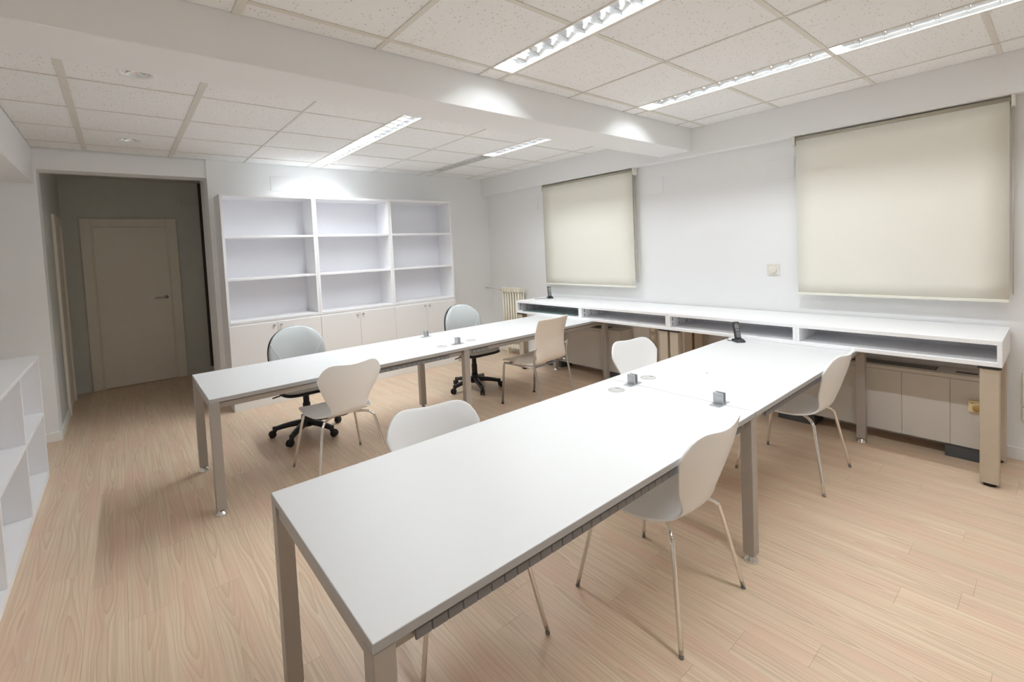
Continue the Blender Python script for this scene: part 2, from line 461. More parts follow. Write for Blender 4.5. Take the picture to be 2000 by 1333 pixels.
for YY in (YF, YK):
    for ci in range(len(XC)-1):
        for j in range(len(YY)-1):
            if skip(ci, YY[j], YY[j+1]): continue
            tile(XC[ci], XC[ci+1], YY[j], YY[j+1])
    for i, xx in enumerate(XC[1:-1]):
        wbar = (BARF if YY is YF else BARK)[i]
        bx(xx-wbar/2, xx+wbar/2, YY[0]+.001, YY[-1]-.001, CZ-.005, CZ-.0005).build('ceiling_grid_bar', 'tbar', ceil)
    hb = .014 if YY is YF else .0055
    for yy in YY[1:-1]:
        for ci in range(len(XC)-1):
            if ci in LIGHTCOL and ((-.3 < yy < 2.2) or (3.2 < yy < 5.6)) and abs(yy-.935) > .01 and abs(yy-4.405) > .01: continue
            wa = .02 if ci in (1, 2) else .013
            wz = .02 if ci in (0, 1) else .013
            bx(XC[ci]+(wa if ci else .001), XC[ci+1]-(wz if ci < 9 else .001), yy-hb, yy+hb, CZ-.0045, CZ-.0006).build('ceiling_grid_bar', 'tbar', ceil)

# recessed downlights (off)
for (cx, cy), lab in zip(down, ('unlit round recessed downlight in the ceiling, the nearer of two', 'unlit round recessed downlight in the ceiling, the farther one by the hall')):
    dl = empty('recessed_downlight', (cx, cy, CZ)); tag(dl, lab, 'downlight', 'round downlights in the ceiling')
    MB().lathe([(.064, .004), (.066, -.001), (.088, -.004), (.092, -.001), (.092, 0)], n=32, cap=False).build('trim_ring', 'lampwhite', dl)
    MB().lathe([(.064, .004), (.060, .02), (.045, .05), (0, .052)], n=28, cap=False).build('reflector_cup', 'refl', dl)
    for s in (-1, 1):
        MB().tube([(s*.006, -.005, .030), (s*.018, 0, .022), (s*.034, .004, .014), (s*.046, .006, .010)], .012, n=10).build('lamp_bulb', 'downgreen', dl)

# louvred fluorescent fixtures
def fixture(x0, x1, y0, y1, on, label, power=1.0):
    cx, cy = (x0+x1)/2, (y0+y1)/2
    e = empty('ceiling_light', (cx, cy, CZ)); tag(e, label, 'ceiling light', 'louvred fluorescent lights in the ceiling')
    hw = (x1-x0)/2-.010; hl = (y1-y0)/2-.012
    H = .095
    hs = MB(); hs.box(-hw, hw, -hl, hl, H, H+.006)
    hs.box(-hw-.004, -hw, -hl, hl, -.002, H+.006); hs.box(hw, hw+.004, -hl, hl, -.002, H+.006)
    hs.box(-hw-.004, hw+.004, -hl-.004, -hl, -.002, H+.006); hs.box(-hw-.004, hw+.004, hl, hl+.004, -.002, H+.006)
    hs.build('housing', 'lampwhite', e)
    for s in (-1, 1):
        def fn(u, v, s=s):
            t = u
            xx = hw-.0008 - (hw-.032)*(t**2.0)
            return (s*xx, -hl+.001+(2*hl-.002)*v, .001 + .088*t)
        MB().grid(fn, 6, 1).build('reflector', 'refl', e)
    n = 11; pitch = 2*hl/n
    ol = [(-.0012, 0), (.0012, 0), (.0022, .012), (.0050, .026), (.009, .036), (-.009, .036), (-.0050, .026), (-.0022, .012)]
    bl = None
    for i in range(1, n):
        yy = -hl+i*pitch
        if bl is None:
            mb = MB(); mb.prism(ol, -hw+.006, hw-.006, 'X')
            bl = mb.build('louvre_blade', 'refl', e, loc=(0, yy, .001))
        else:
            c = bl.copy(); sc.collection.objects.link(c); c.parent = e; c.location = (0, yy, .001)
    MB().tube([(0, -hl+.03, .068), (0, hl-.03, .068)], .0125, n=12).build('fluorescent_tube', 'tube' if on else 'tubeoff', e)
    if on:
        ld = bpy.data.lights.new('fluorescent_light', 'AREA'); ld.shape = 'RECTANGLE'
        ld.size = .035; ld.size_y = 2*hl-.05; ld.energy = LAMP_W*power; ld.color = (.905, .968, 1.0)
        lo = bpy.data.objects.new('fluorescent_light', ld); sc.collection.objects.link(lo)
        lo.parent = e; lo.location = (0, 0, .050)
fixture(XC[4], XC[5], .935, 2.268, True, 'brightest lit louvred strip light, ending at the ceiling beam above the front desks', .60)
fixture(XC[4], XC[5], -.385, .935, True, 'lit louvred strip light continuing the brightest one, unseen above the top edge of the picture', 1.45)  # unseen module, assumed lit, power raised to brighten the near desk end
fixture(XC[7], XC[8], .935, 2.268, True, 'lit louvred strip light between the beam and the window wall', .66)
fixture(XC[7], XC[8], -.385, .935, True, 'dimly lit louvred strip light in the top right corner of the ceiling', .46)
fixture(XC[4], XC[5], 3.09, 4.405, True, 'lit louvred strip light just behind the ceiling beam', 1.3)
fixture(XC[4], XC[5], 4.405, 5.655, True, 'lit louvred strip light whose end shines on the wall above the bookcases', 1.3)
fixture(XC[7], XC[8], 3.09, 4.405, True, 'lit louvred strip light behind the beam, nearer the window wall', .9)
fixture(XC[7], XC[8], 4.405, 5.655, False, 'dark unlit grey louvred strip light near the far corner of the ceiling')

# ------------------------------------------------------------------ desks
TZ = .74; TT = .026; LW = .055
def leg_mesh():
    m = MB(); m.box(-LW/2, LW/2, -LW/2, LW/2, .036, TZ-TT-.001, bev=.003, seg=2); me = m.mesh('leg'); me.materials.append(M['alu']); return me
def foot_mesh():
    m = MB(); m.lathe([(0.033, 0), (.034, .005), (.030, .012), (.017, .022), (.014, .037), (0, .037)], n=24); me = m.mesh('foot_glide'); me.materials.append(M['chrome']); return me
LEGM, FOOTM = leg_mesh(), foot_mesh()
def mobj(name, me, parent, loc, rz=0.0):
    o = bpy.data.objects.new(name, me); sc.collection.objects.link(o); o.parent = parent; o.location = loc; o.rotation_euler.z = rz; return o
def seg_mesh():
    m = MB(); m.box(-.0215, .0215, -.004, .004, -.0125, .0125, bev=.0015); me = m.mesh('rail_segment'); me.materials.append(M['greyplastic']); return me
SEGM = seg_mesh()
def desk(x0, x1, y0, y1, legx, label, segs, grom, hole=None, far_rail=True):
    e = empty('desk', ((x0+x1)/2, (y0+y1)/2, 0)); tag(e, label, 'desk', 'white desks in two rows')
    ox, oy = (x0+x1)/2, (y0+y1)/2
    def L(x, y, z): return (x-ox, y-oy, z)
    hx, hy = (x1-x0)/2-.0017, (y1-y0)/2
    top = bx(-hx, hx, -hy, hy, TZ-TT, TZ, bev=.002, seg=2).build('desktop', 'desk', e)
    for s in (-1, 1):
        bx(-hx+.002, hx-.002, s*hy-.0006, s*hy+.0006, TZ-TT+.002, TZ-.002).build('edge_band', 'edge', top)
    bx(-hx-.0006, -hx+.0006, -hy+.002, hy-.002, TZ-TT+.002, TZ-.002).build('edge_band', 'edge', top)
    for lx in legx:
        for ly in (y0+LW/2+.001, y1-LW/2-.001):
            lg = mobj('leg', LEGM, e, L(lx, ly, 0))
            mobj('foot_glide', FOOTM, lg, (0, 0, 0))
        bx(lx-ox-.02, lx-ox+.02, -hy+LW+.003, hy-LW-.003, TZ-TT-.045, TZ-TT-.005, bev=.002).build('cross_rail', 'alu', e)
    xs0 = min(legx)+LW/2+.001 if len(legx) > 1 else x0+.009
    xs1 = max(legx)-LW/2-.001
    for yy in ((y0+.045), (y1-.045)):
        bx(xs0-ox, xs1-ox, yy-oy-.0125, yy-oy+.0125, TZ-TT-.046, TZ-TT-.014, bev=.002).build('side_rail', 'alu', e)
    for (a, b, yy, zz) in segs:
        n = int((b-a)/.045)
        for i in range(n):
            mobj('rail_segment', SEGM, e, L(a+.0225+i*.045, yy, zz))
    for (gx, gy, ang) in grom:
        gr = MB(); gr.lathe([(.040, .0002), (.0405, .0012), (.047, .0008), (.0475, 0)], n=32, cap=False)
        go = gr.build('grommet', 'grommetring', top, loc=L(gx, gy, TZ))
        MB().lathe([(.040, .0004), (.0395, .0013), (0, .0013)], n=32, cap=False).build('grommet_cap', 'grommet', top, loc=L(gx, gy, TZ))
        bx(-.012, .012, -.005, .005, .0012, .0019).build('grommet_slot', 'greyplastic', top, loc=L(gx+.030*math.cos(ang), gy+.030*math.sin(ang), TZ), rotz=ang+PI/2)
    if x0 == JX:
        bx(x0-ox-.0015, x0-ox+.0015, -hy, hy, TZ-TT, TZ-.0012).build('gap_shade_strip', 'greyplastic', e)  # added dark strip, paints the shade in the gap between the desktops
    if hole:
        MB().lathe([(0, .0007), (.005, .0007), (.0052, 0)], n=14).build('screw_hole', 'black', top, loc=L(hole[0], hole[1], TZ))
    return e
DY0, DY1 = .955, 1.835
EY0, EY1 = 3.365, 4.235
JX = 2.29; EX = 4.225
XL = .36
desk(XL, JX, DY0, DY1, (XL+LW/2+.001, JX-LW/2+.006), 'white desk nearest the camera, grey square metal legs, at the front end of its row',
     [(.472, 2.20, DY0+.022, TZ-TT-.032)], [(2.132, 1.657, .5)])
desk(JX, EX, DY0, DY1, (EX-LW/2-.002,), 'white desk with the black cordless phone on it, joined to the front desk',
     [(2.45, 3.88, DY0+.022, TZ-TT-.032)], [(2.459, 1.664, -.1)], hole=(2.779, 1.449))
desk(XL, JX, EY0, EY1, (XL+LW/2+.001, JX-LW/2+.006), 'white desk of the back row at the hall end, in front of the bookcases',
     [(1.20, 2.10, EY0+.022, TZ-TT-.032)], [(2.14, 3.567, 1.4)])
desk(JX, EX, EY0, EY1, (EX-LW/2-.002,), 'white desk of the back row reaching the window wall, with the cream chair',
     [(2.34, 2.55, EY0+.022, TZ-TT-.032)], [(2.468, 3.583, .0)])
# partition clips on the joints
def clip(x, y, label):
    e = empty('partition_clip', (x, y, TZ+.0005)); tag(e, label, 'clip', 'metal partition clips on the desk joints')
    bx(-.055, .055, -.026, .026, 0, .004, bev=.001).build('base_plate', 'clip', e)
    for s in (-1, 1):
        bx(s*.013-.003, s*.013+.003, -.026, .026, .004, .060, bev=.001).build('upright_plate', 'clip', e)
clip(2.286, 1.655, 'grey metal partition clip on the front desks beside the two grommets')
clip(2.286, 1.130, 'grey metal partition clip on the front desks by the near edge and chair')
clip(2.290, 4.105, 'grey metal partition clip on the far edge of the back desks')
clip(2.290, 3.540, 'grey metal partition clip on the back desks between two grommets')

# ------------------------------------------------------------------ low shelf units along the window wall
def shelf_unit(y0, y1, slots, label):
    ox, oy = 3.93, y0
    e = empty('low_shelf', (ox, oy, 0)); tag(e, label, 'shelf', 'low white shelves under the windows')
    W = y1-y0; D = .60; z0, z1 = TZ+.001, .900; t = .027
    bx(0, D, .0006, W-.0006, z1-t, z1, bev=.0015).build('top_board', 'mel', e)
    bx(0, D, .0006, W-.0006, z0, z0+t, bev=.0015).build('bottom_board', 'mel', e)
    for a, b in ((.0006, .023), (W/2-.023, W/2-.0004), (W/2+.0004, W/2+.023), (W-.023, W-.0006)):
        bx(.0, D-.002, a, b, z0+t+.0003, z1-t-.0003, bev=.001).build('divider', 'mel', e)
    for a, b in ((.0236, W/2-.0236), (W/2+.0236, W-.0236)):
        bx(D-.15, D-.14, a, b, z0+t+.0005, z1-t-.0005).build('back_panel', 'melblue', e)
    for (ys, sgn) in slots:
        for xx in (.05, .16, .30):
            for zz in ((z0+t+.014, z0+t+.040), (z0+t+.056, z1-t-.012)):
                bx(xx-.004, xx+.004, ys-y0-.0012, ys-y0+.0012, zz[0], zz[1]).build('slot', 'slot', e)
    for lx in (.05, .50):
        for ly in (.055, W-.055):
            m = MB(); m.box(-.042, .042, -.042, .042, .022, TZ-.014, bev=.003, seg=2)
            lg = m.build('leg', 'warmleg', e, loc=(lx, ly, 0))
            MB().lathe([(.030, 0), (.030, .016), (.036, .018), (.036, .0215)], n=18).build('foot', 'rubber', lg)
            bx(-.05, .05, -.05, .05, TZ-.0135, TZ+.0005, bev=.001).build('spacer', 'rubber', lg)
    return e
shelf_unit(.235, 2.425, [(2.425-.0235, -1)], 'low white shelf with two open compartments, at the right, under the large blind')
shelf_unit(2.425, 4.625, [(4.625-.0235, -1), (2.425+1.1-.0235, -1)], 'low white shelf with two open compartments, farther one, holding the glass plate')
gp = bx(-.17, .17, -.43, .43, 0, .010, bev=.0015).build('glass_plate', 'glass', None, loc=(4.135, 4.10, TZ+.029))
gp.rotation_euler.z = R(4)
tag(gp, 'greenish glass plate lying in the far compartment of the low shelf', 'glass plate')

# ------------------------------------------------------------------ bookcases
BX = [.82, 1.752, 2.683, 3.614]
labs_c = ('white two-door base cabinet next to the hall opening', 'white two-door base cabinet in the middle of the three', 'white two-door base cabinet nearest the window wall')
labs_h = ('open white bookcase of three shelves next to the hall opening', 'open white bookcase of three shelves, middle one', 'open white bookcase of three shelves nearest the window corner')
for i in range(3):
    x0, x1 = BX[i]+.0006, BX[i+1]-.0006; W = x1-x0
    yb = YB-.003; yf = 5.60
    e = empty('base_cabinet', (x0, yf, 0)); tag(e, labs_c[i], 'cabinet', 'white base cabinets along the back wall')
    dpt = yb-yf
    bx(0, W, .0, dpt, .085, .920, bev=.001).build('body', 'mel', e)
    bx(0, W, -.015, dpt, 0, .083, bev=.0015).build('plinth', 'trim', e)
    for s in (0, 1):
        a, b = (0.001, W/2-.0012) if s == 0 else (W/2+.0012, W-.001)
        dr = bx(a, b, -.019, -.0006, .088, .898, bev=.0015).build('door', 'doorw', e)
        kx = W/2 - .035 if s == 0 else W/2+.035
        MB().lathe([(.006, 0), (.006, .012), (.011, .016), (.012, .024), (.009, .028), (0, .028)], n=16, at=(kx, -.019, .868), rot=Matrix.Rotation(PI/2, 4, 'X')).build('knob', 'steel', dr)
    # hutch
    h = empty('open_bookcase', (x0, yf, .9205)); tag(h, labs_h[i], 'bookcase', 'open white bookcases on the base cabinets')
    z0 = 0; zt = 2.283-.9205; t = .024
    bx(0, t, -.01, dpt, z0, zt, bev=.0012).build('side_panel', 'mel', h)
    bx(W-t, W, -.01, dpt, z0, zt, bev=.0012).build('side_panel', 'mel', h)
    bx(t+.0003, W-t-.0003, -.01, dpt, zt-t, zt, bev=.0012).build('top_panel', 'mel', h)
    bx(t+.0003, W-t-.0003, -.01, dpt, z0, z0+t, bev=.0012).build('bottom_panel', 'mel', h)
    bx(t+.0003, W-t-.0003, dpt-.012, dpt-.001, z0+t+.0005, zt-t-.0005).build('back_panel', 'melblue', h)
    for zz in (1.385, 1.834):
        bx(t+.0008, W-t-.0008, -.007, dpt-.013, zz-.9205-t/2, zz-.9205+t/2, bev=.0012).build('shelf', 'mel', h)
    for px_, pz in ((W-t-.0015, 1.66), (W-t-.0015, 2.24)):
        MB().lathe([(.004, 0), (.004, .0012), (0, .0012)], n=10, at=(W-t-.0001, .03, pz-.9205), rot=Matrix.Rotation(-PI/2, 4, 'Y')).build('peg_hole', 'greyplastic', h)
# covered boxes on the wall above
def cover(name, label, loc, sx, sy, sz):
    o = bx(-sx, sx, -sy, sy, -sz, sz, bev=.0012).build(name, 'wall', None, loc=loc); tag(o, label, 'cover plate', 'white wall cover plates'); return o
cover('cover_plate', 'white cover plate on the wall above the bookcase by the hall', (1.512, YB-.0035, 2.465), .114, .003, .083)
cover('cover_plate', 'white cover plate on the wall above the middle bookcase', (1.957, YB-.0035, 2.472), .114, .003, .076)
cover('cover_plate', 'white cover plate on the window wall left of the small blind', (WX-.0035, 4.895, 2.20), .003, .108, .09)
cover('cover_plate', 'white cover plate on the window wall just right of the small blind', (WX-.0035, 2.92, 2.20), .003, .108, .09)
cover('cover_plate', 'white cover plate on the window wall at the left edge of the large blind', (WX-.0035, 1.64, 2.175), .003, .114, .09)

# ------------------------------------------------------------------ cube shelving on the left
cs = empty('cube_shelf', (-.516, 5.01, 0)); tag(cs, 'low white cube shelving unit along the left wall, two rows of cells', 'shelf')
ND = 4; PIT = .845; t = .026; DP = .41; TOPZ = .938
bx(-DP, 0, -ND*PIT-t, 0, TOPZ-t, TOPZ, bev=.0012).build('top_board', 'mel', cs)
bx(-DP, 0, -ND*PIT-t, 0, .0, .045, bev=.0012).build('bottom_board', 'mel', cs)
for i in range(ND+1):
    y0 = -i*PIT
    bx(-DP, -.0002, y0-t, y0, .0455, TOPZ-t-.0005, bev=.0012).build('divider', 'mel', cs)
    if i < ND:
        bx(-DP, -.0004, y0-PIT+.0005, y0-t-.0005, .478, .502, bev=.0012).build('shelf', 'mel', cs)
        for a, b in ((.046, .4775), (.5025, TOPZ-t-.0008)):
            bx(-DP, -DP+.008, y0-PIT+.001, y0-t-.001, a, b).build('back_panel', 'melblue', cs)
MB().lathe([(.013, 0), (.012, .003), (.005, .005), (0, .005)], n=14, at=(-.16, -PIT-t-.0002, .115), rot=Matrix.Rotation(PI/2, 4, 'X')).build('cam_cap', 'greyplastic', cs)

# ------------------------------------------------------------------ roller blinds
def blind(y0, y1, label):
    e = empty('roller_blind', (4.475, (y0+y1)/2, 0)); tag(e, label, 'blind', 'cream roller blinds')
    W = (y1-y0)/2; zt = 2.398
    MB().tube([(.018, -W-.006, zt-.003), (.018, W+.006, zt-.003)], .021, n=20).build('roller_tube', 'blindtube', e)
    fb = MB()
    fb.grid(lambda u, v: (-.004-.003*math.sin(u*PI), -W+2*W*v, 2.384-(2.384-1.085)*u), 12, 8)
    fo = fb.build('fabric', 'blind', e); so = fo.modifiers.new('thickness', 'SOLIDIFY'); so.thickness = .0012; so.offset = 0
    bx(-.012, .002, -W-.002, W+.002, 1.070, 1.0905, bev=.003).build('bottom_bar', 'blind', e)
    for s, nm in ((-1, 'chain_bracket'), (1, 'end_bracket')):
        yy = s*(W+.016)
        MB().prism([(-.012, 2.424), (.06, 2.424), (.06, 2.35), (.02, 2.34), (-.010, 2.352)], yy-.009, yy+.009, 'Y').build(nm, 'blindplastic', e)
    ch = MB()
    for xx in (.002, .034):
        n = 30
        ch.tube([(xx, -W-.016, 2.345), (xx, -W-.016, 1.14)], .0030, n=6)
    ch.tube([(.002, -W-.016, 1.14), (.010, -W-.016, 1.125), (.026, -W-.016, 1.125), (.034, -W-.016, 1.14)], .003, n=6)
    ch.build('bead_chain', 'chain', e)
blind(.238, 1.487, 'large cream roller blind lowered at the right end of the window wall')
blind(3.150, 4.600, 'cream roller blind lowered near the far corner above the shelf phone')

# ------------------------------------------------------------------ wall plates
s = empty('wall_switch', (WX-.001, 1.713, 1.281)); tag(s, 'ivory square wall switch with round knob between the blinds', 'switch')
bx(-.012, 0, -.052, .052, -.049, .049, bev=.003, seg=2).build('plate', 'plate', s)
MB().lathe([(.036, 0), (.034, .008), (.030, .011), (0, .012)], n=28, at=(-.012, 0, 0), rot=Matrix.Rotation(-PI/2, 4, 'Y')).build('knob', 'plate', s)
p1 = bx(-.014, 0, -.06, .06, -.115, .115, bev=.004, seg=2).build('outlet_plate', 'plate', None, loc=(WX-.001, .123, .486)); tag(p1, 'tall ivory outlet plate low on the wall at the right picture edge', 'outlet plate')
p2 = bx(-.014, 0, -.06, .06, -.042, .042, bev=.004, seg=2).build('outlet_plate', 'plate', None, loc=(WX-.001, .123, .313)); tag(p2, 'small ivory outlet plate under the tall one at the right picture edge', 'outlet plate')
so = empty('socket_strip', (WX-.001, 2.985, 0)); tag(so, 'column of four aged sockets on the wall under the low shelf', 'socket')
bx(-.010, 0, -.055, .055, .22, .66, bev=.003).build('back_box', 'socketm', so)
for i, zz in enumerate((.605, .510, .405, .300)):
    pl = bx(-.019, -.0102, -.044, .044, zz-.043, zz+.043, bev=.003, seg=2).build('socket_plate', 'socketm', so)
    MB().lathe([(.028, 0), (.026, .002), (.024, -.001), (.0, -.001)] if i > 1 else [(.028, 0), (.026, .003), (.020, .0005), (0, .0005)], n=24, at=(-.019, 0, zz), rot=Matrix.Rotation(-PI/2, 4, 'Y')).build('socket_face', 'plate', pl)
    if i > 1:
        MB().lathe([(.007, 0), (.007, .002), (0, .002)], n=12, at=(-.0185, 0, zz), rot=Matrix.Rotation(-PI/2, 4, 'Y')).build('socket_hole', 'black', pl)

# ------------------------------------------------------------------ radiator
rd = empty('radiator', (4.43, 5.28, 0)); tag(rd, 'cream cast iron column radiator in the far corner', 'radiator')
NS = 7; SP = .058
sec = None
for i in range(NS):
    yy = (i-(NS-1)/2)*SP
    if sec is None:
        m = MB()
        for xx in (-.045, 0, .045):
            m.tube([(xx, 0, .13), (xx, 0, .97)], .0165, n=10)
        for zz in (.135, .965):
            m.prism([(-.066, zz-.03), (.066, zz-.03), (.070, zz), (.060, zz+.035), (.03, zz+.045), (-.03, zz+.045), (-.060, zz+.035), (-.070, zz)], -.022, .022, 'Y', bev=.008)
            m.tube([(0, -.0289, zz), (0, .0289, zz)], .018, n=10)
        m.box(-.055, .055, -.012, .012, .53, .56, bev=.004)
        sec = m.build('section', 'rad', rd, loc=(0, yy, 0))
    else:
        c = sec.copy(); sc.collection.objects.link(c); c.parent = rd; c.location = (0, yy, 0)
for s in (-1, 1):
    bx(-.03, .03, s*SP*2.5-.012, s*SP*2.5+.012, 0, .108, bev=.003).build('foot', 'rad', rd)
MB().tube([(0, .204, .965), (0, .24, .965), (0, .66, .985)], .008, n=10).build('supply_pipe', 'rad', rd)
vv = MB(); vv.tube([(0, .206, .965), (0, .235, .967)], .014, n=12); vv.tube([(-.012, .22, .967), (-.05, .22, .967)], .013, n=12); vv.build('valve', 'brass', rd)

# ------------------------------------------------------------------ fan coil units
def fancoil(y0, y1, seams, label, ctrl=False):
    e = empty('fan_coil_unit', (4.30, y0, 0)); tag(e, label, 'heating unit', 'fan coil units under the low shelves')
    W = y1-y0; D = .23; z0, z1 = .095, .555
    bx(.004, D, .003, W-.003, z0+.002, z1-.001).build('casing', 'ac', e)
    ed = [0]+[q-y0 for q in seams]+[W]
    for a, b in zip(ed, ed[1:]):
        bx(-.004, .0035, a+.0008, b-.0008, z0, z1-.002, bev=.0015).build('front_panel', 'ac', e)
    bx(-.006, D, 0, W, z1, z1+.028, bev=.003).build('lid', 'ac', e)
    gr = bx(.055, .165, .24, W-.24, z1+.0275, z1+.031).build('grille', 'acdark', e)
    for i in range(6):
        bx(.060+i*.017, .066+i*.017, .245, W-.245, z1+.0312, z1+.034).build('grille_bar', 'greyplastic', gr)
    for a, b in ((.006, .19), (W-.29, W-.01)):
        bx(.012, D-.01, a, b, 0, z0-.001, bev=.002).build('plinth_foot', 'acfoot', e)
    if ctrl:
        c = bx(-.034, -.0045, .413-.066-y0, .413-y0, .352, .426, bev=.004, seg=2).build('control_box', 'ctrl', e)
        MB().lathe([(.022, 0), (.021, .006), (0, .007)], n=22, at=(-.034, .372-y0, .380), rot=Matrix.Rotation(-PI/2, 4, 'Y')).build('dial', 'ctrldial', c)
        bx(-.0348, -.034, .385-y0, .405-y0, .410, .416).build('mark', 'ctrldial', c)
        bx(.06, .10, .03, .14, z1+.0285, z1+.0315, bev=.001).build('lid_flap', 'acfoot', e)
    return e
fancoil(.345, 1.62, (.505, .765), 'grey-beige fan coil unit under the near shelf with a yellowed control box', True)
fancoil(3.255, 4.52, (3.55,), 'grey-beige fan coil unit under the far shelf behind the cream chair')

# ------------------------------------------------------------------ white shell chairs
def shell_profile(pts, n): return catmull([(0, a, b) for a, b in pts], n)
def make_shell_chair():
    root = empty('shell_chair', (0, 0, 0))
    prof = shell_profile([(.235, .424), (.205, .444), (.12, .450), (.0, .440), (-.10, .437), (-.170, .447), (-.220, .485), (-.252, .555), (-.282, .645), (-.306, .735), (-.332, .860)], 60)
    n = len(prof)-1
    wt = [(0, .185), (.08, .215), (.18, .236), (.30, .236), (.40, .212), (.48, .168), (.56, .132), (.62, .130), (.70, .152), (.80, .196), (.90, .232), (1.0, .246)]
    def fn(u, v):
        s = 2*u-1
        vv = v*(1-.095*abs(s)**4.6*v**6) + (1-v)**8*.05*abs(s)**3
        i = vv*n; k = min(int(i), n-1); f = i-k
        p = prof[k].lerp(prof[k+1], f)
        x = s*(lin_tab(wt, max(0, vv-.025))+lin_tab(wt, vv)+lin_tab(wt, vv+.025))/3
        back = max(0, min(1, (vv-.50)/.25)); back = back*back*(3-2*back)
        y = p.y + back*.052*s*s
        z = p.z + (1-back)*.010*s*s - .030*math.cos(s*PI/2)**2*max(0, (vv-.82)/.18)
        return (x, y, z)
    o = MB().grid(fn, 22, 64).build('seat_shell', 'chair', root)
    md = o.modifiers.new('thickness', 'SOLIDIFY'); md.thickness = .011; md.offset = 0; md.use_even_offset = True
    bv = o.modifiers.new('round', 'BEVEL'); bv.width = .003; bv.segments = 2; bv.limit_method = 'ANGLE'; bv.angle_limit = R(50)
    MB().lathe([(.075, .402), (.080, .406), (.080, .430), (0, .430)], n=24, at=(0, -.01, 0)).build('seat_mount', 'greyplastic', root)
    for sx in (-1, 1):
        for sy in (-1, 1):
            path = catmull([(sx*.030, sy*.045-.01, .412), (sx*.10, sy*.105, .418), (sx*.155, sy*.155, .417), (sx*.186, sy*.186, .395), (sx*.200, sy*.199, .350), (sx*.262, sy*.260, .012)], 30)
            lg = MB().tube(path, .0092, n=12).build('leg', 'chrome', root)
            MB().tube([(sx*.2622, sy*.2602, .009), (sx*.2638, sy*.2618, .0)], .0096, n=12).build('foot_cap', 'greyplastic', lg)
    return root
proto = make_shell_chair()
spots = [(1.185, 3.515, 2, 'white shell chair at the back row of desks, near the grey office chair'),
         (1.035, 1.665, 180-12, 'white shell chair behind the front desk, only its backrest showing'),
         (2.905, 1.850, 180-10, 'white shell chair behind the phone desk, only its backrest showing'),
         (1.79, 1.188, 0, 'white shell chair pushed under the near side of the front desk'),
         (3.415, 1.19, 0, 'white shell chair on the near side of the phone desk by the window shelf')]
for i, (x, y, a, lab) in enumerate(spots):
    o = proto if i == 0 else copy_tree(proto)
    o.location = (x, y, 0); o.rotation_euler.z = R(a); tag(o, lab, 'chair', 'white shell chairs')

# ------------------------------------------------------------------ cream plywood chair
bc = empty('side_chair', (3.165, 3.47, 0), R(5)); tag(bc, 'cream plywood chair with square back and grey tube legs at the back desk', 'chair')
prof = shell_profile([(.245, .440), (.22, .452), (.10, .452), (-.05, .445), (-.15, .447), (-.205, .470), (-.232, .52), (-.240, .60), (-.248, .70), (-.275, .80), (-.310, .895)], 40)
def fn(u, v):
    n = len(prof)-1; i = v*n; k = min(int(i), n-1); f = i-k; p = prof[k].lerp(prof[k+1], f)
    s = 2*u-1
    wv = lerp_tab([(0, .225), (.45, .235), (.58, .215), (.72, .220), (1.0, .222)], v)
    if v > .965: wv *= 1-((v-.965)/.035)**3*.05
    if v < .04: wv *= 1-((.04-v)/.04)**3*.06
    back = max(0, min(1, (v-.5)/.25)); back = back*back*(3-2*back)
    return (s*wv, p.y+back*.042*s*s, p.z+(1-back)*.006*s*s)
o = MB().grid(fn, 12, 48).build('seat_shell', 'beige', bc)
md = o.modifiers.new('thickness', 'SOLIDIFY'); md.thickness = .011; md.offset = 0
bv = o.modifiers.new('round', 'BEVEL'); bv.width = .003; bv.segments = 2; bv.limit_method = 'ANGLE'; bv.angle_limit = R(50)
for sx in (-1, 1):
    fl = MB().tube([(sx*.232, .205, .432), (sx*.236, .215, .40), (sx*.240, .255, .012)], .0115, n=12).build('front_leg', 'steel', bc)
    MB().lathe([(.014, 0), (.014, .010), (.010, .014)], n=12, at=(sx*.240, .256, 0)).build('foot_cap', 'rubber', fl)
    rl = MB().tube(catmull([(sx*.2462, -.300, .012), (sx*.2462, -.245, .30), (sx*.2482, -.214, .46), (sx*.2450, -.214, .54), (sx*.2400, -.232, .625)], 24), .0105, n=12).build('rear_leg', 'steel', bc)
    MB().lathe([(.014, 0), (.014, .010), (.010, .014)], n=12, at=(sx*.2462, -.302, 0)).build('foot_cap', 'rubber', rl)
    MB().tube([(sx*.2165, -.222, .61), (sx*.247, -.226, .61)], .006, n=8).build('back_pin', 'chrome', rl)
    MB().tube([(sx*.232, .20, .430), (sx*.236, -.205, .428)], .009, n=10).build('seat_rail', 'steel', bc)
for yy in (.17, -.17):
    MB().tube([(-.23, yy, .426), (.23, yy, .426)], .009, n=10).build('cross_bar', 'greyplastic', bc)

